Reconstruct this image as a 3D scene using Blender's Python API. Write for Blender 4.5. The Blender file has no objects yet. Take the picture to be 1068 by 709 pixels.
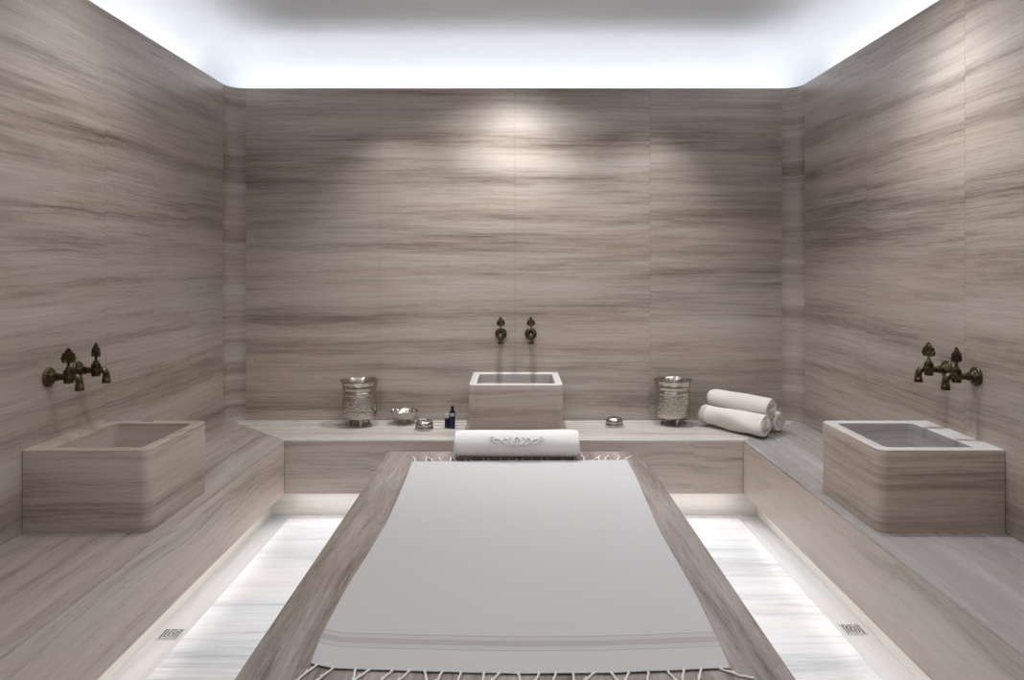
import bpy, bmesh, math, random
from mathutils import Vector, Matrix
random.seed(7)
PI = math.pi
C = bpy.context.scene.collection

# ------------------------------------------------------------------ place
EYE = 1.418; F = 750.0; VX = 536.0; VY = 277.0
XW = 1.778          # half width of the room
YB = 4.5            # back wall
YF = -0.9           # wall behind the camera
ZS = 0.451          # bench and slab level
ZU = 0.154          # underside of the bench risers
XR = 1.272          # riser face of the side benches
YR = 3.985          # riser face of the back bench
XT = 1.380          # toe kick face
YT = 4.093
ZTOP = 2.528        # top edge of the cladding
ZC = 2.82           # ceiling
def at(u, v, z):    # where the sight line through a pixel meets the level z
    Y = (EYE - z) * F / (v - VY)
    return Vector(((u - VX) * Y / F, Y, z))

# ------------------------------------------------------------------ materials
def nmat(name):
    m = bpy.data.materials.new(name); m.use_nodes = True
    nt = m.node_tree; b = nt.nodes['Principled BSDF']
    return m, nt, b
def N(nt, t, **kw):
    n = nt.nodes.new(t)
    for k, v in kw.items(): setattr(n, k, v)
    return n
def math_(nt, op, a, b=None, clamp=False):
    n = N(nt, 'ShaderNodeMath', operation=op, use_clamp=clamp)
    for i, s in enumerate((a, b)):
        if s is None: continue
        if isinstance(s, (int, float)): n.inputs[i].default_value = s
        else: nt.links.new(s, n.inputs[i])
    return n.outputs[0]
def noise(nt, vec, scale=1, detail=4, rough=.55, dist=0, mult=None):
    if mult is not None:
        v = N(nt, 'ShaderNodeVectorMath', operation='MULTIPLY')
        nt.links.new(vec, v.inputs[0]); v.inputs[1].default_value = mult; vec = v.outputs[0]
    n = N(nt, 'ShaderNodeTexNoise'); nt.links.new(vec, n.inputs['Vector'])
    n.inputs['Scale'].default_value = scale; n.inputs['Detail'].default_value = detail
    n.inputs['Roughness'].default_value = rough; n.inputs['Distortion'].default_value = dist
    return n.outputs['Fac']
def ramp(nt, fac, stops):
    r = N(nt, 'ShaderNodeValToRGB'); nt.links.new(fac, r.inputs[0])
    e = r.color_ramp.elements
    while len(e) < len(stops): e.new(.5)
    for i, (p, c) in enumerate(stops):
        e[i].position = p; e[i].color = (*c, 1) if len(c) == 3 else c
    return r.outputs['Color']
def sep(nt, vec):
    s = N(nt, 'ShaderNodeSeparateXYZ'); nt.links.new(vec, s.inputs[0]); return s.outputs
def comb(nt, a, b, c):
    s = N(nt, 'ShaderNodeCombineXYZ')
    for i, v in enumerate((a, b, c)):
        if isinstance(v, (int, float)): s.inputs[i].default_value = v
        else: nt.links.new(v, s.inputs[i])
    return s.outputs[0]

DK = (.175, .135, .107); MD = (.415, .349, .302); LT = (.550, .487, .436)
def stone(name, across='z', along='x', panel=None, rough=.34, dk=DK, md=MD, lt=LT,
          seed=0.0, contrast=1.0, bandk=1.0, wav=.045, bands=None, fine=1.0, seamk=.45, vein=1.0, hs=1.0):
    m, nt, b = nmat(name)
    tc = N(nt, 'ShaderNodeTexCoord')
    s = sep(nt, tc.outputs['Object'])
    ax = dict(x=s[0], y=s[1], z=s[2])
    if across == 'z':
        h1, h2, a = s[0], s[1], s[2]
    else:
        a = ax[across]; rest = [k for k in 'xyz' if k != across]; h1, h2 = ax[rest[0]], ax[rest[1]]
    seam = None
    if panel:
        w, off = panel
        t = math_(nt, 'DIVIDE', math_(nt, 'SUBTRACT', ax[along], off), w)
        idn = math_(nt, 'FLOOR', t)
        wn = N(nt, 'ShaderNodeTexWhiteNoise', noise_dimensions='1D')
        nt.links.new(math_(nt, 'ADD', idn, seed + .37), wn.inputs['W'])
        a = math_(nt, 'ADD', a, math_(nt, 'MULTIPLY', math_(nt, 'SUBTRACT', wn.outputs['Value'], .5), .022))
        fr = math_(nt, 'SUBTRACT', t, idn)
        d = math_(nt, 'MINIMUM', fr, math_(nt, 'SUBTRACT', 1.0, fr))
        seam = math_(nt, 'LESS_THAN', math_(nt, 'MULTIPLY', d, w), .0016)
    base = comb(nt, h1, h2, a)
    off = N(nt, 'ShaderNodeVectorMath', operation='ADD'); nt.links.new(base, off.inputs[0])
    off.inputs[1].default_value = (seed * 3.1, seed * 1.7, seed * 5.3)
    base2 = off.outputs[0]
    wob = noise(nt, base2, 1, 2, .5, mult=(.9, .9, 1.6))
    wob2 = noise(nt, base2, 1, 2, .5, mult=(3.1, 3.1, 5))
    aw = math_(nt, 'ADD', a, math_(nt, 'MULTIPLY', math_(nt, 'SUBTRACT', wob, .5), wav))
    aw = math_(nt, 'ADD', aw, math_(nt, 'MULTIPLY', math_(nt, 'SUBTRACT', wob2, .5), wav * .13))
    v = comb(nt, h1, h2, aw)
    off2 = N(nt, 'ShaderNodeVectorMath', operation='ADD'); nt.links.new(v, off2.inputs[0])
    off2.inputs[1].default_value = (seed * 3.1, seed * 1.7, seed * 5.3)
    v = off2.outputs[0]
    n1 = noise(nt, v, 1, 3, .5, mult=(.35 * hs, .35 * hs, 5.5 * bandk))
    n2 = noise(nt, v, 1, 4, .6, mult=(.9 * hs, .9 * hs, 21 * bandk))
    n3 = noise(nt, v, 1, 5, .75, mult=(3.0 * hs, 3.0 * hs, 110 * fine))
    n4 = noise(nt, v, 1, 4, .8, mult=(16 * hs, 16 * hs, 230 * fine))
    w1 = noise(nt, v, 1, 3, .55, mult=(.95 * hs, .95 * hs, 14 * bandk))
    w2 = noise(nt, v, 1, 3, .6, mult=(1.4 * hs, 1.4 * hs, 50 * bandk))
    wisp = math_(nt, 'MULTIPLY', math_(nt, 'MULTIPLY', math_(nt, 'SUBTRACT', w1, .57), 6, True), .22)
    wisp2 = math_(nt, 'MULTIPLY', math_(nt, 'MULTIPLY', math_(nt, 'SUBTRACT', w2, .60), 7, True), .22)
    tot = math_(nt, 'ADD', math_(nt, 'ADD', math_(nt, 'MULTIPLY', n1, 1.3), math_(nt, 'MULTIPLY', n2, 1.0)),
                math_(nt, 'ADD', math_(nt, 'MULTIPLY', n3, 1.15), math_(nt, 'MULTIPLY', n4, .6)))
    tot = math_(nt, 'SUBTRACT', math_(nt, 'SUBTRACT', math_(nt, 'SUBTRACT', tot, 2.025), wisp), wisp2)
    tot = math_(nt, 'ADD', math_(nt, 'MULTIPLY', tot, contrast * vein), .53)
    if bands:      # where the darker and paler beds of this quarry block lie
        mr = N(nt, 'ShaderNodeMapRange'); nt.links.new(aw, mr.inputs[0])
        mr.inputs[1].default_value = bands[0]; mr.inputs[2].default_value = bands[1]
        r = ramp(nt, mr.outputs[0], [(p, (q, q, q)) for p, q in bands[2]])
        tot = math_(nt, 'ADD', tot, math_(nt, 'MULTIPLY', math_(nt, 'SUBTRACT', r, .5), .85))
    col = ramp(nt, tot, [(.08, dk), (.5, md), (.92, lt)])
    tint = noise(nt, base2, 1, 2, .5, mult=(.7, .7, 3))
    mx = N(nt, 'ShaderNodeMix', data_type='RGBA', blend_type='MULTIPLY')
    mx.inputs[0].default_value = 1
    nt.links.new(col, mx.inputs[6])
    nt.links.new(ramp(nt, tint, [(.35, (1.0, .965, .95)), (.65, (.965, .985, 1.0))]), mx.inputs[7])
    col = mx.outputs[2]
    if seam is not None:
        m2 = N(nt, 'ShaderNodeMix', data_type='RGBA', blend_type='MULTIPLY')
        nt.links.new(math_(nt, 'MULTIPLY', seam, seamk), m2.inputs[0]); nt.links.new(col, m2.inputs[6])
        m2.inputs[7].default_value = (.45, .42, .40, 1); col = m2.outputs[2]
    nt.links.new(col, b.inputs['Base Color'])
    rr = math_(nt, 'ADD', math_(nt, 'MULTIPLY', n2, .16), rough - .08)
    nt.links.new(rr, b.inputs['Roughness'])
    b.inputs['IOR'].default_value = 1.5
    bp = N(nt, 'ShaderNodeBump'); bp.inputs['Strength'].default_value = .06; bp.inputs['Distance'].default_value = .004
    nt.links.new(n3, bp.inputs['Height']); nt.links.new(bp.outputs[0], b.inputs['Normal'])
    return m

BK = (0.45, 2.53, [(0, .46), (.04, .34), (.075, .50), (.12, .58), (.155, .40), (.19, .50), (.25, .56), (.285, .52), (.31, .36), (.335, .46),
                   (.37, .66), (.41, .60), (.435, .40), (.475, .50), (.555, .42), (.60, .40), (.64, .52), (.70, .50), (.722, .26), (.738, .28),
                   (.76, .50), (.80, .56), (.825, .44), (.87, .60), (.925, .60), (.945, .40), (.96, .50), (1, .46)])
S_back = stone('vein_stone_back_wall', contrast=.82, panel=(.846, -.84 - .0), along='x', bands=BK, seed=1)
S_left = stone('vein_stone_left_wall', contrast=.82, panel=(.80, .73), along='y', bands=BK, seed=1.4)
S_right = stone('vein_stone_right_wall', contrast=.82, panel=(.79, .465), along='y', bands=BK, seed=2.1)
S_corner = stone('vein_stone_corner', contrast=.6, bands=BK, seed=1.7, rough=.26)
S_riser = stone('vein_stone_riser', seamk=.12, panel=(.9, .1), along='x', seed=3, contrast=.7, md=(.46, .39, .34), lt=(.57, .50, .45), bandk=1.1, wav=.16)
S_riserL = stone('vein_stone_riser_left', seamk=.12, panel=(1.25, -.15), along='y', seed=3.4, contrast=.7, md=(.47, .395, .34), lt=(.58, .51, .455), bandk=1.1, wav=.16)
S_riserR = stone('vein_stone_riser_right', seamk=.12, panel=(1.25, -.10), along='y', seed=4.4, contrast=.6, md=(.47, .395, .34), lt=(.58, .51, .455), bandk=1.1, wav=.16)
S_topL = stone('vein_stone_bench_top_left', seamk=.12, across='x', panel=(1.25, -.15), along='y', seed=5, contrast=1.1, rough=.30, wav=.12, dk=(.15, .118, .10), md=(.35, .298, .268), lt=(.47, .415, .38))
S_topR = stone('vein_stone_bench_top_right', seamk=.12, across='x', panel=(1.25, -.10), along='y', seed=6.2, contrast=.6, rough=.26, wav=.12,
               dk=(.2, .185, .18), md=(.345, .325, .318), lt=(.46, .44, .432))  # greyer than the left top: cove light reflection mixed into the colour
S_ledge = stone('vein_stone_ledge', seamk=.12, across='y', panel=(.9, .1), along='x', seed=7, contrast=.55, rough=.28,
                dk=(.30, .275, .245), md=(.52, .49, .45), lt=(.60, .575, .54))  # glare of the spots on the ledge is paled into this colour
S_slab = stone('vein_stone_slab', across='x', seed=8.3, contrast=1.25, hs=2.4, rough=.42, wav=.06, bandk=1.3,
               dk=(.14, .112, .098), md=(.27, .228, .208), lt=(.38, .335, .315))
S_basL = stone('vein_stone_basin_left', seed=9.1, contrast=.85, bandk=1.3, wav=.05, rough=.3, md=(.45, .37, .315))
S_basR = stone('vein_stone_basin_right', seed=10.6, contrast=.75, bandk=1.3, wav=.05, rough=.3, md=(.46, .375, .315))
S_basB = stone('vein_stone_basin_back', seed=11.9, contrast=.6, bandk=1.3, wav=.05, rough=.3, md=(.43, .36, .315))
S_in = stone('grey_stone_bowl', seed=16.5, contrast=.6, bandk=1.3, rough=.3, dk=(.22, .205, .195), md=(.38, .36, .345), lt=(.5, .48, .46))
S_rim = stone('spotlit_stone_rim', seed=15.5, across='x', contrast=.5, rough=.3, dk=(.42, .40, .38), md=(.60, .58, .56), lt=(.68, .66, .64))  # light of the spots on the rims, put into the stone colour
S_white = stone('white_marble_floor', across='y', seed=12.5, contrast=.9, bandk=.8, wav=.10, rough=.36,
                dk=(.50, .51, .53), md=(.76, .76, .77), lt=(.86, .86, .87), fine=.5)
S_border = stone('pale_stone_border', across='x', seed=13.5, contrast=.7, rough=.4,
                 dk=(.42, .42, .42), md=(.54, .55, .56), lt=(.64, .65, .66))
S_toe = stone('pale_stone_plinth', seed=14.5, contrast=.6, rough=.4, dk=(.50, .46, .43), md=(.68, .65, .61), lt=(.76, .73, .70))

def plain(name, col, rough=.5, metal=0, bump=None, spec=None, vary=.06):
    m, nt, b = nmat(name)
    tc = N(nt, 'ShaderNodeTexCoord')
    f = noise(nt, tc.outputs['Object'], 9, 4, .6)
    lo = tuple(c * (1 - vary) for c in col); hi = tuple(min(1, c * (1 + vary)) for c in col)
    nt.links.new(ramp(nt, f, [(.3, lo), (.7, hi)]), b.inputs['Base Color'])
    b.inputs['Roughness'].default_value = rough; b.inputs['Metallic'].default_value = metal
    if spec is not None: b.inputs['Specular IOR Level'].default_value = spec
    if bump:
        sc, st, di = bump
        bp = N(nt, 'ShaderNodeBump'); bp.inputs['Strength'].default_value = st; bp.inputs['Distance'].default_value = di
        nt.links.new(noise(nt, tc.outputs['Object'], sc, 3, .6), bp.inputs['Height'])
        nt.links.new(bp.outputs[0], b.inputs['Normal'])
    return m
M_plaster = plain('white_plaster', (.775, .80, .83), .9, vary=.01)
M_terry = plain('white_terry', (.74, .715, .695), .95, bump=(420, .7, .004), spec=.1, vary=.03)
M_terry2 = plain('cream_cotton', (.70, .66, .61), .95, bump=(300, .6, .004), spec=.1, vary=.03)
M_terry3 = plain('beige_cotton_band', (.56, .51, .46), .95, bump=(300, .6, .004), spec=.1, vary=.03)
M_thread = plain('cotton_thread', (.72, .69, .66), .95, spec=.1)
M_steel = plain('brushed_steel', (.55, .55, .54), .45, .4)
M_dark = plain('drain_gap', (.03, .03, .03), .6)
M_navy = plain('navy_bottle_glass', (.006, .009, .035), .12)
M_black = plain('dark_green_glass', (.012, .020, .012), .12)
M_label = plain('pale_bottle_label', (.50, .52, .56), .5)
M_cap = plain('grey_cap', (.42, .44, .42), .4)

def bronze():
    m, nt, b = nmat('aged_bronze')
    tc = N(nt, 'ShaderNodeTexCoord'); f = noise(nt, tc.outputs['Object'], 60, 4, .6)
    nt.links.new(ramp(nt, f, [(.38, (.035, .030, .020)), (.56, (.11, .088, .045)), (.74, (.30, .25, .13))]), b.inputs['Base Color'])
    b.inputs['Metallic'].default_value = .9; b.inputs['Roughness'].default_value = .36
    bp = N(nt, 'ShaderNodeBump'); bp.inputs['Strength'].default_value = .35; bp.inputs['Distance'].default_value = .002
    nt.links.new(f, bp.inputs['Height']); nt.links.new(bp.outputs[0], b.inputs['Normal'])
    return m
M_bronze = bronze()
def silver(name, engr, rough=.20, col=(.52, .48, .435)):
    m, nt, b = nmat(name)
    tc = N(nt, 'ShaderNodeTexCoord')
    b.inputs['Base Color'].default_value = (*col, 1)
    b.inputs['Metallic'].default_value = 1; b.inputs['Roughness'].default_value = rough
    v = N(nt, 'ShaderNodeTexVoronoi'); v.inputs['Scale'].default_value = 75
    nt.links.new(tc.outputs['Object'], v.inputs['Vector'])
    f = noise(nt, tc.outputs['Object'], 45, 4, .6)
    h = math_(nt, 'ADD', v.outputs['Distance'], f)
    bp = N(nt, 'ShaderNodeBump'); bp.inputs['Strength'].default_value = engr; bp.inputs['Distance'].default_value = .004
    nt.links.new(h, bp.inputs['Height']); nt.links.new(bp.outputs[0], b.inputs['Normal'])
    return m
M_silver = silver('polished_tinned_copper', .05)
M_engr = silver('engraved_tinned_copper', 1.0, .26)

def cloth_mat():
    m, nt, b = nmat('white_flatweave_with_stripes')
    uv = N(nt, 'ShaderNodeTexCoord'); s = sep(nt, uv.outputs['UV'])
    # v = metres from the near hem
    white = (.50, .487, .486); tan = (.40, .375, .355)
    st = []
    def add(a, c): st.append((a, c))
    L = .25
    rows = [(.0, white), (.092, white), (.0925, tan), (.0975, tan), (.098, white), (.104, white), (.1045, tan), (.107, tan), (.1075, white),
            (.113, white), (.1135, tan), (.142, tan), (.1425, white), (.1475, white), (.148, tan), (.1505, tan), (.151, white),
            (.156, white), (.1565, tan), (.163, tan), (.1635, white), (.25, white)]
    mr = N(nt, 'ShaderNodeMapRange'); nt.links.new(s[1], mr.inputs[0]); mr.inputs[1].default_value = 0; mr.inputs[2].default_value = L
    r = ramp(nt, mr.outputs[0], [(p / L, c) for p, c in rows])
    f = noise(nt, uv.outputs['UV'], 1, 3, .6, mult=(900, 500, 1))
    mx = N(nt, 'ShaderNodeMix', data_type='RGBA', blend_type='MULTIPLY'); mx.inputs[0].default_value = 1
    nt.links.new(r, mx.inputs[6]); nt.links.new(ramp(nt, f, [(.3, (.95, .95, .95)), (.7, (1, 1, 1))]), mx.inputs[7])
    nt.links.new(mx.outputs[2], b.inputs['Base Color'])
    b.inputs['Roughness'].default_value = .92; b.inputs['Specular IOR Level'].default_value = .12
    bp = N(nt, 'ShaderNodeBump'); bp.inputs['Strength'].default_value = .25; bp.inputs['Distance'].default_value = .001
    nt.links.new(f, bp.inputs['Height']); nt.links.new(bp.outputs[0], b.inputs['Normal'])
    return m
M_cloth = cloth_mat()

# ------------------------------------------------------------------ mesh helpers
def obj(name, bm, mat, parent=None, smooth=False, auto=None):
    bmesh.ops.recalc_face_normals(bm, faces=bm.faces[:])
    me = bpy.data.meshes.new(name); bm.to_mesh(me); bm.free()
    for mm in (mat if isinstance(mat, list) else [mat]): me.materials.append(mm)
    if smooth:
        for p in me.polygons: p.use_smooth = True
        if auto: me.set_sharp_from_angle(angle=math.radians(auto))
    o = bpy.data.objects.new(name, me); C.objects.link(o)
    if parent: o.parent = parent
    return o
def tag(o, label=None, cat=None, group=None, kind=None):
    if label: o['label'] = label
    if cat: o['category'] = cat
    if group: o['group'] = group
    if kind: o['kind'] = kind
    return o
def thing(name, label, cat, loc=(0, 0, 0), rz=0, group=None):
    o = bpy.data.objects.new(name, None); C.objects.link(o); o.empty_display_size = .05
    o.location = loc; o.rotation_euler = (0, 0, rz)
    return tag(o, label, cat, group)
def loft(bm, rings, cap0=True, cap1=True, closed=True):
    vs = [[bm.verts.new(p) for p in r] for r in rings]
    n = len(vs[0])
    for a, b in zip(vs, vs[1:]):
        for i in range(n if closed else n - 1):
            j = (i + 1) % n
            bm.faces.new((a[i], a[j], b[j], b[i]))
    if cap0: bm.faces.new(vs[0])
    if cap1: bm.faces.new(vs[-1])
    return vs
def lathe(bm, prof, M=Matrix(), n=32, mod=None):
    # prof: (r, z) along +z
    rings = []
    for k, (r, z) in enumerate(prof):
        ring = []
        for i in range(n):
            a = 2 * PI * i / n
            rr, zz = (r, z) if mod is None else mod(k, r, z, a)
            ring.append(M @ Vector((rr * math.cos(a), rr * math.sin(a), zz)))
        rings.append(ring)
    loft(bm, rings, prof[0][0] > 1e-5 or True, True)
def tube(bm, pts, rads, n=12, cap=True):
    rings = []
    pts = [Vector(p) for p in pts]
    up = Vector((0, 0, 1))
    prev = None
    for i, p in enumerate(pts):
        t = (pts[min(i + 1, len(pts) - 1)] - pts[max(i - 1, 0)]).normalized()
        if prev is None:
            a = up if abs(t.dot(up)) < .9 else Vector((1, 0, 0))
            u = t.cross(a).normalized()
        else:
            u = (prev - t * prev.dot(t)).normalized()
        prev = u; w = t.cross(u)
        r = rads[i] if isinstance(rads, (list, tuple)) else rads
        rings.append([p + r * (math.cos(2 * PI * k / n) * u + math.sin(2 * PI * k / n) * w) for k in range(n)])
    loft(bm, rings, cap, cap)
def prism(bm, poly, z0, z1):
    loft(bm, [[(x, y, z0) for x, y in poly], [(x, y, z1) for x, y in poly]])
def box(bm, x0, x1, y0, y1, z0, z1):
    prism(bm, [(x0, y0), (x1, y0), (x1, y1), (x0, y1)], z0, z1)
def bevel(bm, w, seg=2):
    bmesh.ops.recalc_face_normals(bm, faces=bm.faces[:])
    bmesh.ops.bevel(bm, geom=[e for e in bm.edges if len(e.link_faces) == 2 and e.calc_face_angle(0) > .6], offset=w, segments=seg, affect='EDGES', profile=.5)
def rrect(x0, x1, y0, y1, rads, z, n=6):
    # counter-clockwise from the (x0,y0) corner; rads per corner
    cs = [(x0, y0, 1, 1, PI), (x1, y0, -1, 1, 1.5 * PI), (x1, y1, -1, -1, 0), (x0, y1, 1, -1, .5 * PI)]
    out = []
    for (cx, cy, sx, sy, a0), r in zip(cs, rads):
        r = max(r, 1e-4)
        for k in range(n + 1):
            a = a0 + (PI / 2) * k / n
            out.append(Vector((cx + sx * r + r * math.cos(a), cy + sy * r + r * math.sin(a), z)))
    return out
def chaikin(pts, it=2):
    for _ in range(it):
        q = [pts[0]]
        for a, b in zip(pts, pts[1:]):
            a = Vector(a); b = Vector(b); q += [a * .75 + b * .25, a * .25 + b * .75]
        q.append(pts[-1]); pts = q
    return pts

# ------------------------------------------------------------------ setting
def struct(name, bm, mat, **k):
    return tag(obj(name, bm, mat, **k), kind='structure')
R = .102; TH = .03
bm = bmesh.new(); box(bm, -XW + R, XW - R, YB, YB + TH, 0, ZTOP); struct('wall_back', bm, S_back)
bm = bmesh.new(); box(bm, -XW - TH, -XW, YF, YB - R, 0, ZTOP); struct('wall_left', bm, S_left)
bm = bmesh.new(); box(bm, XW, XW + TH, YF, YB - R, 0, ZTOP); struct('wall_right', bm, S_right)
bm = bmesh.new(); box(bm, -XW - TH, XW + TH, YF - TH, YF, 0, ZTOP); struct('wall_front', bm, S_back)
for k, s in ((1, -1), (2, 1)):
    bm = bmesh.new(); n = 14
    cx, cy = s * (XW - R), YB - R
    inn = [(cx + s * R * math.sin(PI / 2 * i / n), cy + R * math.cos(PI / 2 * i / n)) for i in range(n + 1)]
    out = [(cx + s * (R + TH) * math.sin(PI / 2 * i / n), cy + (R + TH) * math.cos(PI / 2 * i / n)) for i in range(n + 1)]
    prism(bm, inn + out[::-1], 0, ZTOP)
    struct('trim_%d' % k, bm, S_corner, smooth=True, auto=30)
# light cove behind the top of the cladding, curving into the ceiling
bm = bmesh.new(); CV = .18; RC = .30; NZ = 16
x1 = XW + CV; y0 = YF - CV; y1 = YB + CV
rings = [rrect(-XW - TH * .5, XW + TH * .5, YF - TH * .5, YB + TH * .5, (.1,) * 4, 2.47, 8),
         rrect(-x1, x1, y0, y1, (.22,) * 4, 2.47, 8), rrect(-x1, x1, y0, y1, (.22,) * 4, ZC - RC, 8)]
for i in range(1, NZ + 1):
    a = PI / 2 * i / NZ; ins = RC * (1 - math.cos(a))
    rings.append(rrect(-x1 + ins, x1 - ins, y0 + ins, y1 - ins, (.22,) * 4, ZC - RC + RC * math.sin(a), 8))
loft(bm, rings, cap0=False, cap1=True)
co = struct('ceiling', bm, M_plaster, smooth=True, auto=50)
# channel floor of white marble with a paler border course
bm = bmesh.new()
XI = 1.262; YI = 4.03
box(bm, -XI, XI, YF, YI, -.05, 0); struct('floor', bm, S_white)
k = 3
for poly in ([(-XT, YF), (-XI, YF), (-XI, YI), (-XT, YT)], [(XT, YF), (XI, YF), (XI, YI), (XT, YT)], [(-XI, YI), (XI, YI), (XT, YT), (-XT, YT)]):
    bm = bmesh.new(); prism(bm, poly, -.05, .001); struct('trim_%d' % k, bm, S_border); k += 1

# ------------------------------------------------------------------ benches
def bench(name, label, top, riser, plinth, mats):
    t = thing(name, label, 'bench')
    bm = bmesh.new(); prism(bm, top, ZS - .010, ZS); bevel(bm, .0015, 1); obj('seat_top', bm, mats[0], t)
    bm = bmesh.new(); prism(bm, riser, ZU, ZS - .0102); bevel(bm, .0015, 1); obj('riser', bm, mats[1], t)
    bm = bmesh.new(); prism(bm, plinth, 0.0012, ZU - .0005); obj('plinth', bm, S_toe, t)
    return t
g = .0008; Xw = XW - .001; Yw = YB - .001
def side(s):
    sx = lambda pts: [(s * x, y) for x, y in pts]
    # mitred at the corner, rounded against the curved cladding
    cor = [(XW - R + (R - .001) * math.sin(a), YB - R + (R - .001) * math.cos(a) - 2 * g) for a in [PI / 4 + PI / 4 * i / 6 for i in range(7)]]
    return sx([(XR, YF + .001), (XR, YR - 2 * g)] + cor + [(Xw, YF + .001)])
def mid():
    corR = [(XW - R + (R - .001) * math.sin(a), YB - R + (R - .001) * math.cos(a)) for a in [PI / 4 * i / 6 for i in range(7)]]
    poly = [(-XR + g, YR), (XR - g, YR)] + corR[::-1] + [(-x, y) for x, y in corR]
    return poly
rs = lambda s: [(s * XR, YF + .001), (s * XR, YR - g), (s * (XR + .25), YR + .25), (s * (XR + .25), YF + .001)]
ps = lambda s: [(s * XT, YF + .001), (s * XT, YT - g), (s * (XT + .15), YT + .15), (s * (XT + .15), YF + .001)]
bench('stone_bench', 'long veined beige stone bench along the left wall, carrying the left basin', side(-1), rs(-1), ps(-1), (S_topL, S_riserL))
bench('stone_bench', 'long veined beige stone bench along the right wall, carrying the right basin', side(1), rs(1), ps(1), (S_topR, S_riserR))
bench('stone_ledge', 'spotlit veined stone ledge along the back wall holding bowls, pots and middle basin', mid(),
      [(-XR + g, YR), (XR - g, YR), (XR + .25 - g, YR + .25), (-XR - .25 + g, YR + .25)],
      [(-XT + g, YT), (XT - g, YT), (XT + .15 - g, YT + .15), (-XT - .15 + g, YT + .15)], (S_ledge, S_riser))

# massage slab
SX0, SX1, SY0, SY1 = -.655, .660, 1.42, 3.745
t = thing('massage_slab', 'long low grey-brown veined stone slab in the middle of the white floor', 'massage table', (0, 2.6, 0))
def rel(o, t): o.location = -Vector(t.location); return o
bm = bmesh.new(); box(bm, SX0, SX1, SY0, SY1, ZS - .16, ZS); bevel(bm, .004, 2); rel(obj('slab_top', bm, S_slab, t), t)
bm = bmesh.new(); box(bm, SX0 + .16, SX1 - .16, SY0 + .16, SY1 - .16, 0.0005, ZS - .1605); rel(obj('pedestal', bm, S_toe, t), t)

# ------------------------------------------------------------------ basins  (local: wall at y=0, projects to -y)
def basin(label, W, P, H, loc, rz, mat, front=.05, sidet=.045, back=.085, pale=True):
    bm = bmesh.new(); r = .035; b = .006
    X0, X1, Y0, Y1 = -W / 2, W / 2, -P, -.001
    ro = (r, r, .003, .003)
    rings = [rrect(X0, X1, Y0, Y1, ro, 0.0005), rrect(X0, X1, Y0, Y1, ro, H - b),
             rrect(X0 + b * .3, X1 - b * .3, Y0 + b * .3, Y1, ro, H - b * .3), rrect(X0 + b, X1 - b, Y0 + b, Y1 - .001, ro, H)]
    i0, i1, j0, j1 = X0 + sidet, X1 - sidet, Y0 + front, Y1 - back
    ri = (.02,) * 4
    rings += [rrect(i0 - b, i1 + b, j0 - b, j1 + b, ri, H), rrect(i0, i1, j0, j1, ri, H - b * .6),
              rrect(i0 + .012, i1 - .012, j0 + .012, j1 - .012, (.03,) * 4, H - .17),
              rrect(i0 + .03, i1 - .03, j0 + .03, j1 - .03, (.03,) * 4, H - .195)]
    loft(bm, rings)
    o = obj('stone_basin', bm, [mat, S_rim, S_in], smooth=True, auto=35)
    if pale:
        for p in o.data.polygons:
            if p.center.z > H - b * .4: p.material_index = 1  # rim top takes the painted spotlight
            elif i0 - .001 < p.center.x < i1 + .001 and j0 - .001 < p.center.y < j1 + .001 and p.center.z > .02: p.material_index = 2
    o.location = loc; o.rotation_euler = (0, 0, rz)
    return tag(o, label, 'basin')
HB = .301
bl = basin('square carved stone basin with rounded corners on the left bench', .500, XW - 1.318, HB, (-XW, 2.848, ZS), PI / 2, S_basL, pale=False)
br = basin('square carved stone basin with spotlit rim on the right bench', .500, XW - 1.320, HB, (XW, 2.85, ZS), -PI / 2, S_basR)
bb = basin('carved stone basin with spotlit rim on the back ledge, under the middle taps', .530, .480, HB, (.011, YB, ZS), 0, S_basB, front=.055, sidet=.042, back=.06)

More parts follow.
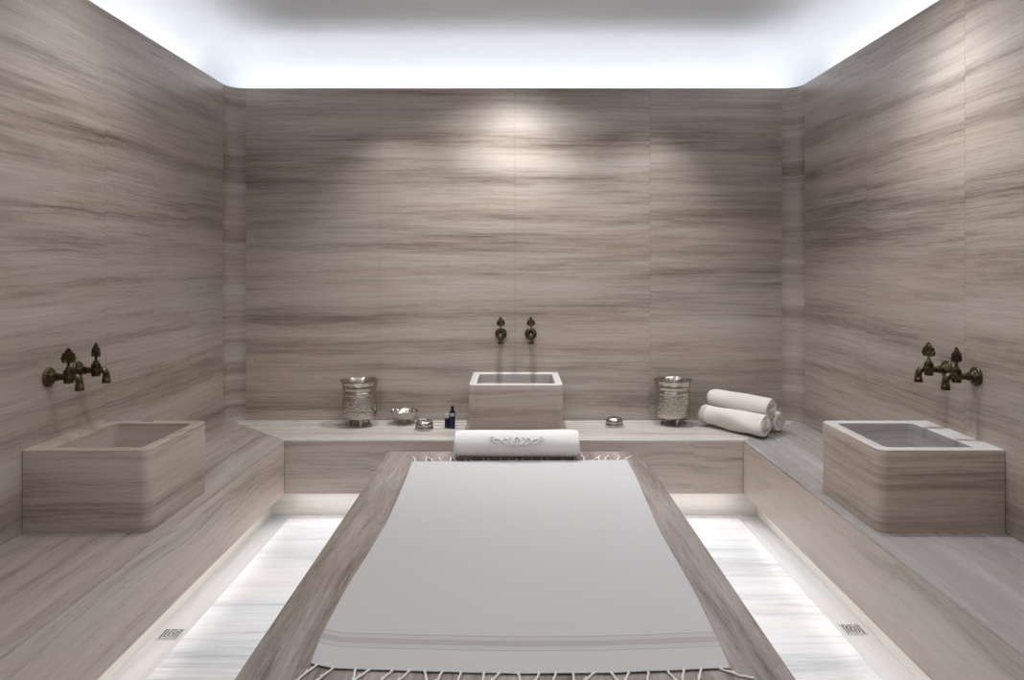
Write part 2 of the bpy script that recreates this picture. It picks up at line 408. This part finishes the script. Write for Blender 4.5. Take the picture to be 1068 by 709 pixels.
# ------------------------------------------------------------------ taps (local: wall at y=0, runs out along -y)
def handle_outline():
    # leaf / fleur outline, x across, z up
    half = [(.004, 0), (.009, .003), (.017, .004), (.021, .010), (.026, .014), (.028, .021), (.023, .026), (.023, .033), (.019, .040), (.013, .042), (.010, .049), (.004, .056), (0, .062)]
    pts = [Vector((x, 0, z)) for x, z in half] + [Vector((-x, 0, z)) for x, z in half[-2::-1]]
    q = []
    n = len(pts)
    for i in range(n):
        a, b = pts[i], pts[(i + 1) % n]; q += [a * .75 + b * .25, a * .25 + b * .75]
    return q
def make_tap(label, loc, rz, hrot, s=1.0, mats=None):
    t = thing('wall_tap', label, 'tap', loc, rz)
    Ry = Matrix.Rotation(PI / 2, 4, 'X')      # +z -> -y
    bm = bmesh.new()
    lathe(bm, [(.037, .001), (.037, .006), (.034, .010), (.028, .012), (.026, .017), (.018, .021), (.014, .026)], Ry, 32)
    obj('wall_flange', bm, M_bronze, t, True, 40)
    bm = bmesh.new()
    lathe(bm, [(.0125, .018), (.0125, .030), (.0155, .031), (.0155, .037), (.0125, .038), (.0125, .066)], Ry, 20)
    obj('inlet_pipe', bm, M_bronze, t, True, 40)
    bm = bmesh.new()
    T = Matrix.Translation((0, -.078, 0))
    lathe(bm, [(.013, -.024), (.0165, -.023), (.0165, -.014), (.018, -.010), (.018, .008), (.015, .012), (.0185, .013), (.0185, .019), (.015, .020),
               (.0175, .022), (.0175, .027), (.012, .030), (.009, .038), (.0055, .041)], T, 24)
    obj('valve_body', bm, M_bronze, t, True, 35)
    bm = bmesh.new()
    pts = [(0, -.088, .000), (0, -.100, .002), (0, -.110, .000), (0, -.1175, -.008), (0, -.120, -.018), (0, -.120, -.030)]
    pts = chaikin([Vector(p) for p in pts], 2)
    tube(bm, pts, .0130, 16)
    lathe(bm, [(.0150, 0), (.0150, .006), (.0135, .008), (.0155, .010), (.0155, .017), (.0168, .020), (.0168, .025), (.0125, .026)],
          Matrix.Translation((0, -.120, -.026)) @ Matrix.Rotation(PI, 4, 'X'), 20)
    obj('spout', bm, M_bronze, t, True, 40)
    bm = bmesh.new()
    T = Matrix.Translation((0, -.078, .040)) @ Matrix.Rotation(hrot, 4, 'Z')
    lathe(bm, [(.0055, -.001), (.0045, .006), (.0075, .008), (.0045, .011), (.004, .018)], T, 14)
    out = handle_outline(); Z0 = Vector((0, 0, .012))
    loft(bm, [[T @ (p * .80 + Vector((0, -.0055, 0)) + Z0 + Vector((0, 0, .005))) for p in out], [T @ (p + Vector((0, -.003, 0)) + Z0) for p in out],
              [T @ (p + Vector((0, .003, 0)) + Z0) for p in out], [T @ (p * .80 + Vector((0, .0055, 0)) + Z0 + Vector((0, 0, .005))) for p in out]])
    for (cx, cz, cr) in ((-.014, .011, .007), (.014, .011, .007), (-.012, .029, .006), (.012, .029, .006), (0, .022, .006), (0, .044, .005)):
        for sy in (-1, 1):
            ring = [T @ (Vector((cx + cr * math.cos(a), sy * .0055, cz + cr * math.sin(a))) + Z0) for a in [2 * PI * i / 10 for i in range(11)]]
            tube(bm, ring, .002, 6)
    obj('handle', bm, M_bronze, t, True, 40)
    return t
ZT = EYE - .0945 * 4.5
make_tap('bronze wall tap above the left basin, nearer to the camera', (-XW, .610 * 4.5, ZT), PI / 2, PI / 2 + .15)
make_tap('bronze wall tap above the left basin, farther from the camera', (-XW, .650 * 4.5, ZT), PI / 2, PI / 2 - .5)
make_tap('bronze wall tap above the right basin, nearer to the camera', (XW, .614 * 4.5, ZT), -PI / 2, PI / 2 + .35)
make_tap('bronze wall tap above the right basin, farther from the camera', (XW, .655 * 4.5, ZT), -PI / 2, PI / 2 - 1.05)
make_tap('small bronze wall tap above the middle basin, left of its pair', ((522.5 - VX) / F * 4.5, YB, ZT), 0, .1)
make_tap('small bronze wall tap above the middle basin, right of its pair', ((553.5 - VX) / F * 4.5, YB, ZT), 0, -.1)

# ------------------------------------------------------------------ silver pots
def pot(label, u, vc, phase, earside):
    p = at(u, vc, ZS)
    t = thing('footed_pot', label, 'pot', p, phase)
    def ear(a):
        d = 0
        for e in earside:
            x = (a - phase * -1 - e + PI) % (2 * PI) - PI
            d += math.exp(-(x / .22) ** 2)
        return d
    bm = bmesh.new()
    prof = [(.045, .044), (.072, .041), (.088, .046), (.0975, .058), (.1015, .08), (.1040, .12), (.1035, .155), (.1005, .180), (.0985, .188)]
    inn = [(.094, .188), (.097, .155), (.098, .12), (.096, .085), (.088, .062), (.06, .050)]
    lathe(bm, prof + inn, n=56); obj('body', bm, M_engr, t, True, 50)
    bm = bmesh.new()
    def mod(k, r, z, a):
        e = ear(a); w = max(0, (z - .255) / .02)
        return r + .016 * e * w * .8 + .0016 * math.sin(9 * a) * w, z + .004 * e * w + .0018 * math.sin(7 * a + 1) * w
    prof = [(.0985, .188), (.1015, .192), (.1030, .199), (.1015, .206), (.0975, .211), (.0965, .218), (.0985, .224), (.1045, .228), (.1065, .234), (.1045, .240),
            (.1035, .246), (.1065, .256), (.1095, .264), (.1125, .272), (.1115, .275), (.107, .268), (.102, .250), (.096, .225), (.094, .206), (.095, .1885)]
    lathe(bm, prof, n=72, mod=mod); obj('rim', bm, M_silver, t, True, 60)
    for i in range(3):
        a = -PI / 2 + .25 - phase + i * 2 * PI / 3
        bm = bmesh.new()
        lathe(bm, [(.003, .0003), (.005, .004), (.007, .018), (.013, .034), (.018, .0465), (.010, .052)], Matrix.Translation((.062 * math.cos(a), .062 * math.sin(a), 0)), 12)
        obj('foot', bm, M_silver, t, True, 50)
    return t
pot('silver footed pot with flared rim, left of the shallow silver bowl', 375.5, 443.6, 0.0, (PI,))
pot('silver footed pot with flared rim, beside the rolled towels', 701.3, 442.6, 0.25, (.05,))

t = thing('silver_bowl', 'small silver footed bowl with wavy flared rim, right of the left pot', 'bowl', at(421.5, 441.5, ZS))
bm = bmesh.new()
def mod(k, r, z, a):
    w = max(0, (z - .045) / .03); return r + .0015 * math.sin(12 * a) * w, z + .0010 * math.sin(8 * a) * w
lathe(bm, [(.020, .016), (.040, .018), (.055, .026), (.063, .040), (.068, .052), (.076, .066), (.085, .076), (.087, .079), (.083, .078), (.073, .066), (.064, .052), (.058, .040), (.048, .029), (.02, .024)], n=60, mod=mod)
obj('bowl_cup', bm, M_engr, t, True, 60)
bm = bmesh.new(); lathe(bm, [(.040, .0003), (.041, .004), (.034, .010), (.032, .0165), (.026, .017), (.024, .0003)], n=32); obj('foot_ring', bm, M_silver, t, True, 40)

def jar(label, u, v, dome):
    t = thing('lidded_jar', label, 'jar', at(u, v, ZS))
    bm = bmesh.new()
    lathe(bm, [(.046, .0003), (.0525, .002), (.054, .008), (.0535, .017), (.0515, .020), (.052, .0265)], n=40); obj('base', bm, M_silver, t, True, 40)
    bm = bmesh.new()
    if dome: pr = [(.0525, .027), (.0535, .031), (.051, .040), (.044, .050), (.034, .055), (.018, .0575), (.0005, .058)]
    else: pr = [(.0525, .027), (.0530, .032), (.0500, .043), (.0455, .052), (.042, .054), (.040, .052), (.020, .053), (.0005, .0535)]
    lathe(bm, pr, n=40); obj('lid', bm, M_engr if not dome else M_silver, t, True, 40)
jar('little round silver jar with flat lid, beside the silver bowl', 442.6, 447.8, False)
jar('little round silver jar with domed lid, right of the middle basin', 640.6, 444.3, True)

t = thing('bottle', 'small navy blue bottle with a pale grey cap, shorter of the two', 'bottle', at(466.3, 446.2, ZS))
bm = bmesh.new(); lathe(bm, [(.0135, .0003), (.0150, .002), (.0150, .056), (.0135, .060)], n=24); obj('bottle_body', bm, M_navy, t, True, 40)
bm = bmesh.new(); lathe(bm, [(.0135, .0605), (.0138, .062), (.0138, .082), (.0125, .084)], n=24); obj('cap', bm, M_cap, t, True, 40)
t = thing('bottle', 'slim navy blue bottle with dark neck and pale label, taller of the two', 'bottle', at(471.8, 446.6, ZS))
bm = bmesh.new(); lathe(bm, [(.0150, .0003), (.0165, .002), (.0165, .084), (.0160, .096), (.0125, .107), (.0075, .110), (.0075, .113)], n=24); obj('bottle_body', bm, [M_navy], t, True, 40)
bm = bmesh.new(); lathe(bm, [(.0090, .1135), (.0095, .115), (.0095, .130), (.0085, .132)], n=20); obj('cap', bm, M_black, t, True, 40)
bm = bmesh.new()   # paper label wrapped on the front
n = 10; a0, a1 = -PI / 2 - .75, -PI / 2 + .75
vi = []
for r in (.0167, .0171):
    for z in (.074, .093): vi.append([bm.verts.new((r * math.cos(a0 + (a1 - a0) * i / n), r * math.sin(a0 + (a1 - a0) * i / n), z)) for i in range(n + 1)])
A, B, Cc, D = vi
for i in range(n):
    bm.faces.new((A[i], A[i + 1], B[i + 1], B[i])); bm.faces.new((Cc[i], Cc[i + 1], D[i + 1], D[i]))
    bm.faces.new((A[i], A[i + 1], Cc[i + 1], Cc[i])); bm.faces.new((B[i], B[i + 1], D[i + 1], D[i]))
for i in (0, n): bm.faces.new((A[i], B[i], D[i], Cc[i]))
obj('bottle_label', bm, M_label, t, True, 60)

# ------------------------------------------------------------------ rolled towels
def roll_mesh(L, Rr, pitch, seed, flat=1.0, soft=.02, flap=0.0, nl=30, x0=0, x1=1, wob=.002):
    """spiral of cloth wound about local x; x0..x1 = the stretch of the roll that is built"""
    rnd = random.Random(seed); bm = bmesh.new()
    th = pitch * .97; turns = (Rr - .004) / pitch; na = int(turns * 26)
    ph = [rnd.uniform(0, 6.28) for _ in range(8)]
    sec = []
    for i in range(na + 1):
        a = 2 * PI * turns * i / na; sec.append((a, .004 + pitch * a / (2 * PI)))
    aend = sec[-1][0]; start = -PI * .42 + flap
    def ring(s):
        pts_o, pts_i = [], []
        e = min(s, 1 - s) * L
        k = 1 - .09 * max(0, 1 - e / soft) ** 2
        for a, r in sec:
            th_a = start + (a - aend)
            w = 1 + wob / Rr * (math.sin(2 * th_a + ph[0] + 5 * s) + .7 * math.sin(3 * th_a + ph[1] - 7 * s) + .6 * math.sin(11 * s + ph[2]))
            xo = L * (s - .5)
            if e < 1e-6: xo += (1 if s > .5 else -1) * (.005 * math.sin(a * .8 + ph[3]) + .004 * math.sin(a * 1.9 + ph[4]) - .004 * (r / Rr))
            for rr, lst in ((r * w * k, pts_o), (max(.0015, (r - th) * w * k), pts_i)):
                lst.append(Vector((xo, rr * math.cos(th_a), rr * math.sin(th_a) * flat)))
        return pts_o + pts_i[::-1]
    ss = [0, .004, .012, .025, .05] + [.05 + .9 * i / nl for i in range(1, nl)] + [.95, .975, .988, .996, 1]
    ss = [s for s in ss if x0 <= s <= x1]
    rings = [ring(s) for s in ss]
    vs = [[bm.verts.new(p) for p in r] for r in rings]; m = len(vs[0])
    for a, b in zip(vs, vs[1:]):
        for i in range(m):
            j = (i + 1) % m; bm.faces.new((a[i], a[j], b[j], b[i]))
    h = m // 2
    for v in (vs[0], vs[-1]):
        for i in range(h - 1): bm.faces.new((v[i], v[i + 1], v[m - 2 - i], v[m - 1 - i]))
    zmin = min(v.co.z for v in bm.verts)
    bmesh.ops.translate(bm, verts=bm.verts[:], vec=(0, 0, -zmin))
    return bm, -zmin
def place_roll(name, label, cat, A, B, Rr, pitch, seed, z, group=None, flap=0, mat=M_terry2, flat=1.0, wob=.0034, band=False):
    A = Vector(A); B = Vector(B); d = B - A; L = d.length
    rz = math.atan2(d.y, d.x)
    c = (A + B) / 2
    bm, zc = roll_mesh(L, Rr, pitch, seed, flat, flap=flap, wob=wob * 1.3)
    o = obj(name, bm, mat, None, True, 60)
    if band:
        o.data.materials.append(M_terry3)
        for p in o.data.polygons:
            if p.center.x < -L * .5 + .042: p.material_index = 1
    o.location = (c.x, c.y, z); o.rotation_euler = (0, 0, rz)
    return tag(o, label, cat, group)
ax = Vector((.577, -.817)); pr = Vector((.817, .577))
RT = .063
fr = Vector((.306 * 4.5 + .012, .893 * 4.5 + .016)) + ax * .030          # near end of the front roll
LR = .435
A1 = fr - ax * LR
place_roll('rolled_towel', 'cream rolled towel with beige end band, lying in front at the bottom of the pile', 'towel', A1, fr, RT, .0125, 3, ZS + .0008, band=True)
bk = fr + pr * .184 - ax * .035
place_roll('rolled_towel', 'cream rolled towel with loose end, lying at the back bottom of the pile', 'towel', bk - ax * (LR - .06), bk, RT, .0135, 5, ZS + .0008, flap=-.5, wob=.003)
tp = (fr + pr * .092) - ax * .028
place_roll('rolled_towel', 'cream rolled towel resting on top of the two lower rolls', 'towel', tp - ax * (LR - .02), tp, RT, .0125, 8, ZS + math.sqrt((2 * RT + .003) ** 2 - .092 ** 2), wob=.0015)

# pillow roll on the slab
PL = (603.5 - 474.5) * .80 * 4.5 / 750; pc = Vector(((539 - VX) / F * 3.6, 3.535, ZS))
bm, zc = roll_mesh(PL, .082, .016, 21, flat=.85, soft=.05, nl=40, wob=.0015)
pil = obj('rolled_towel_pillow', bm, M_terry, None, True, 60)
pil.location = (pc.x, pc.y + .075, ZS + .0085)
tag(pil, 'thick white towel roll used as a pillow at the far end of the slab', 'towel pillow')
bm = bmesh.new()      # embossed emblem on the front of the roll
def onroll(x, s):     # s = angle above the horizontal, towards the viewer
    r = .0805
    return Vector((x, -r * math.cos(s), .0707 + r * .86 * math.sin(s)))
def stroke(pts, r=.0024):
    r *= 1.15
    P = chaikin([Vector((x, 0, s)) for x, s in pts], 2)
    tube(bm, [onroll(p.x, p.z) for p in P], [r * (.6 + .4 * math.sin(PI * i / (len(P) - 1))) for i in range(len(P))], 6)
for s in (-1, 1):
    stroke([(0, .05), (s * .018, .25), (s * .014, .5), (0, .72)], .004)
    stroke([(0, .15), (s * .03, .22), (s * .045, .45), (s * .03, .68)], .0036)
    stroke([(s * .01, .12), (s * .05, .15), (s * .075, .38), (s * .055, .62), (s * .05, .5)], .0034)
    stroke([(s * .07, .35), (s * .09, .55), (s * .115, .5), (s * .105, .38)], .003)
    stroke([(s * .085, .2), (s * .11, .3), (s * .135, .62), (s * .115, .7)], .003)
stroke([(0, -.05), (0, .2), (0, .4)], .005)
o = obj('embossed_emblem', bm, M_terry, pil, True, 60)

# ------------------------------------------------------------------ bath cloth with fringe
Lp = [(430, 482), (421, 505), (408.5, 535), (397, 556), (384, 577), (362, 612), (344, 646), (333, 668), (324, 692)]
Rp = [(654, 480.5), (665, 500), (683, 544), (701, 577), (718.7, 607), (733, 636), (746, 662), (754, 680), (761.5, 697)]
Np = [(324, 692), (345, 697), (370, 698), (430, 700), (534, 702.5), (640, 702), (700, 699.5), (740, 697.5), (761.5, 697)]
ZF = ZS + .004
Lw = [at(u, v, ZF) for u, v in Lp][::-1]; Rw = [at(u, v, ZF) for u, v in Rp][::-1]
Lw = chaikin(Lw, 3); Rw = chaikin(Rw, 3)
Nw = [at(u, v, ZF) for u, v in Np]
def samp(P, t):
    L = [0]
    for a, b in zip(P, P[1:]): L.append(L[-1] + (b - a).length)
    d = t * L[-1]
    for i in range(len(P) - 1):
        if d <= L[i + 1] + 1e-9: return P[i].lerp(P[i + 1], (d - L[i]) / (L[i + 1] - L[i]))
    return P[-1].copy()
t = thing('bath_cloth', 'white flatwoven bath cloth with beige end stripes and knotted fringe, spread on the slab', 'bath cloth', (0, 2.6, ZS))
bm = bmesh.new(); NU, NV = 60, 110; uvl = bm.loops.layers.uv.new('UVMap')
def hump(x, y):
    from mathutils import noise as mn
    return .0016 + .0022 * (mn.noise(Vector((x * 2.2, y * 1.4, 3))) + .5) + .0009 * mn.noise(Vector((x * 9, y * 6, 1)))
def cloth_pt(u, v):
    base = samp(Lw, v).lerp(samp(Rw, v), u)
    straight = Nw[0].lerp(Nw[-1], u); dn = samp(Nw, u) - straight
    base += Vector((0, dn.y * max(0, 1 - v * 1.3), 0))
    base.z = ZS + .0015 + max(0, hump(base.x, base.y))
    if v > .985: base.z += .003
    return base
grid = [[cloth_pt(i / NU, j / NV) for i in range(NU + 1)] for j in range(NV + 1)]
top = [[bm.verts.new(p - Vector((0, 2.6, ZS)) + Vector((0, 0, .0012))) for p in r] for r in grid]
bot = [[bm.verts.new(p - Vector((0, 2.6, ZS)) - Vector((0, 0, .0008))) for p in r] for r in grid]
Ltot = sum((b - a).length for a, b in zip(Lw, Lw[1:]))
def face(vs, uvs):
    f = bm.faces.new(vs)
    for l, q in zip(f.loops, uvs): l[uvl].uv = q
for j in range(NV):
    for i in range(NU):
        q = [(i, j), (i + 1, j), (i + 1, j + 1), (i, j + 1)]
        uv = [(a / NU, b / NV * Ltot) for a, b in q]
        face([top[b][a] for a, b in q], uv); face([bot[b][a] for a, b in q][::-1], uv[::-1])
for i in range(NU):
    for j in (0, NV): face([top[j][i], top[j][i + 1], bot[j][i + 1], bot[j][i]], [(0, 1)] * 4)
for j in range(NV):
    for i in (0, NU): face([top[j][i], top[j + 1][i], bot[j + 1][i], bot[j][i]], [(0, 1)] * 4)
obj('woven_cloth', bm, M_cloth, t, True, 60)
NT = 23
def tassel(p, d, L, bend, rnd):
    bm = bmesh.new()
    sd = Vector((-d.y, d.x, 0))
    pts = []
    n = 12
    for k in range(n + 1):
        s = k / n
        pts.append(p + d * (L * s) + sd * (bend * math.sin(s * PI * .8) + .15 * bend * math.sin(s * 14)) + Vector((0, 0, -(.0005 + .0012 * min(1, s * 5)))))
    kk = rnd.randint(5, 6)
    rad = [.0030 + .0005 * math.sin(k * 2.4) for k in range(n + 1)]
    rad[kk] = .0046; rad[-1] = .0010
    pts = [Vector((q.x, q.y, max(q.z, -.001 + ZS + r + .0012))) for q, r in zip(pts, rad)]
    tube(bm, [q - Vector((0, 2.6, ZS)) for q in pts], rad, 7)
    obj('tassel', bm, M_thread, t, True, 70)
rnd = random.Random(4)
for i in range(NT):
    u = (i + .5) / NT + rnd.uniform(-.007, .007)
    p = cloth_pt(u, 0); p.z = ZS + .004
    ang = rnd.uniform(-.55, .55)
    if i == NT - 1: ang = 1.1
    d = Vector((math.sin(ang) * (1 if i > 3 else .9), -math.cos(ang), 0))
    tassel(p + Vector((0, .004, 0)), d, .085, rnd.uniform(-.014, .014), rnd)
for i in range(26):
    u = (i + .5) / 26 + rnd.uniform(-.007, .007)
    p = cloth_pt(u, 1); p.z = ZS + .004
    ang = rnd.uniform(-.45, .45) + (u - .5) * .5
    d = Vector((math.sin(ang), math.cos(ang), 0))
    tassel(p - Vector((0, .004, 0)), d, .115, rnd.uniform(-.016, .016), rnd)

# ------------------------------------------------------------------ floor drains
def drain(label, cx, cy):
    t = thing('floor_drain', label, 'floor drain', (cx, cy, .0011))
    w = .040
    bm = bmesh.new()
    for a, b, c, d in ((-w, w, -w, -w + .006), (-w, w, w - .006, w), (-w, -w + .006, -w + .006, w - .006), (w - .006, w, -w + .006, w - .006)): box(bm, a, b, c, d, 0, .003)
    obj('frame', bm, M_steel, t)
    bm = bmesh.new(); box(bm, -w + .006, w - .006, -w + .006, w - .006, 0, .0006); obj('well', bm, M_dark, t)
    bm = bmesh.new()
    for r in (.028, .017):
        for a, b, c, d in ((-r, r, -r, -r + .005), (-r, r, r - .005, r), (-r, -r + .005, -r + .005, r - .005), (r - .005, r, -r + .005, r - .005)): box(bm, a, b, c, d, .0007, .0026)
    box(bm, -.006, .006, -.006, .006, .0007, .0026)
    for sx in (-1, 1):
        box(bm, sx * .0145 - .0025, sx * .0145 + .0025, -.034, -.028, .0007, .0026); box(bm, sx * .0145 - .0025, sx * .0145 + .0025, .028, .034, .0007, .0026)
    obj('grate', bm, M_steel, t)
drain('square steel floor drain in the border beside the left bench', -1.318, .614 * 4.5)
drain('square steel floor drain in the border beside the right bench', 1.320, .622 * 4.5)

# ------------------------------------------------------------------ light
def area(name, loc, sx, sy, e, rot=(0, 0, 0), col=(1, 1, 1), spread=None):
    l = bpy.data.lights.new(name, 'AREA'); l.shape = 'RECTANGLE'; l.size = sx; l.size_y = sy; l.energy = e; l.color = col
    if spread: l.spread = spread
    o = bpy.data.objects.new(name, l); C.objects.link(o); o.location = loc; o.rotation_euler = rot; return o
COOL = (.945, .968, 1.0); WARM = (1.0, .98, .96)
cw = .08; E = 1.55      # watts per metre of cove
area('cove_light_back', (0, YB + cw + .02, 2.485), 3.5, .03, E * 3.5, (PI, 0, 0), COOL)
area('cove_light_left', (-XW - cw - .02, 1.8, 2.485), .03, 5.2, E * 5.2, (PI, 0, 0), COOL)
area('cove_light_right', (XW + cw + .02, 1.8, 2.485), .03, 5.2, E * 5.2, (PI, 0, 0), COOL)
area('cove_light_front', (0, YF - cw - .02, 2.485), 3.5, .03, E * 3.5, (PI, 0, 0), COOL)
EU = .62
for s in (-1, 1):
    area('bench_light', (s * (XR + .03), 1.5, ZU - .012), .02, 4.8, EU * 4.8, (0, -s * .7, 0), WARM)
    area('slab_light', (s * .60, 2.55, ZS - .168), .02, 2.2, EU * 2.2 * 2.4, (0, 0, 0), COOL)
area('ledge_light', (0, YR + .03, ZU - .012), 2.5, .02, EU * 2.5 * 1.2, (0, 0, 0), WARM)
def spot(name, loc, tgt, e, ang, blend=.7, r=.03, col=(1, 1, 1)):
    l = bpy.data.lights.new(name, 'SPOT'); l.energy = e; l.spot_size = math.radians(ang); l.spot_blend = blend; l.shadow_soft_size = r; l.color = col
    o = bpy.data.objects.new(name, l); C.objects.link(o); o.location = loc
    o.rotation_euler = (Vector(tgt) - Vector(loc)).to_track_quat('-Z', 'Y').to_euler(); return o
CL = (.97, .985, 1.0)
spot('overhead_spot', (.0, 3.93, ZC - .02), (.0, 4.16, .5), 72, 120, 1.0, col=CL)
spot('overhead_spot', (.01, 4.17, ZC - .02), (.01, 4.17, .5), 58, 84, 1.0, col=CL)
spot('overhead_spot', (.85, 4.16, ZC - .02), (.85, 4.12, .5), 66, 72, 1.0)
spot('overhead_spot', (-.75, 4.16, ZC - .02), (-.75, 4.12, .5), 54, 72, 1.0)
spot('overhead_spot', (1.25, 2.85, ZC - .02), (1.45, 2.85, .5), 44, 130, 1.0, col=COOL)
spot('overhead_spot', (1.46, 2.88, ZC - .02), (1.46, 2.88, .5), 48, 80, 1.0, col=COOL)
spot('overhead_spot', (-1.25, 2.85, ZC - .02), (-1.4, 2.85, .5), 28, 130, 1.0)
for x, y, e in ((-.75, 2.3, 34), (.75, 2.3, 30), (-.75, .6, 46), (.75, .6, 46)):
    spot('overhead_spot', (x, y, ZC - .02), (x, y, 0), e, 150, 1.0, r=.06)  # wide fill spots added to lift the general light, not known lamps

GR = {'wall_tap': 'bronze wall taps in pairs over the basins', 'footed_pot': 'silver footed pots on the back ledge', 'lidded_jar': 'little silver jars on the back ledge',
      'bottle': 'small navy bottles beside the middle basin', 'rolled_towel': 'rolled towels piled in the corner', 'stone_basin': 'carved stone basins',
      'stone_bench': 'stone benches along the side walls', 'floor_drain': 'steel floor drains in the border'}
for o in list(bpy.data.objects):
    k = o.name.split('.')[0]
    if o.parent is None and k in GR: o['group'] = GR[k]
w = bpy.data.worlds.new('World'); bpy.context.scene.world = w; w.use_nodes = True
w.node_tree.nodes['Background'].inputs[0].default_value = (.5, .5, .5, 1); w.node_tree.nodes['Background'].inputs[1].default_value = .0

cam = bpy.data.cameras.new('Camera'); co = bpy.data.objects.new('Camera', cam); C.objects.link(co)
co.location = (0, 0, EYE); co.rotation_euler = (PI / 2, 0, 0)
cam.sensor_width = 36; cam.sensor_fit = 'HORIZONTAL'; cam.lens = F / 1068 * 36
cam.shift_x = -(VX - 534) / 1068; cam.shift_y = -(354.5 - VY) / 1068; cam.clip_start = .05
sc = bpy.context.scene; sc.camera = co
vs = sc.view_settings; vs.view_transform = 'Standard'; vs.look = 'None'; vs.gamma = 1; vs.use_curve_mapping = False; vs.exposure = 0.0
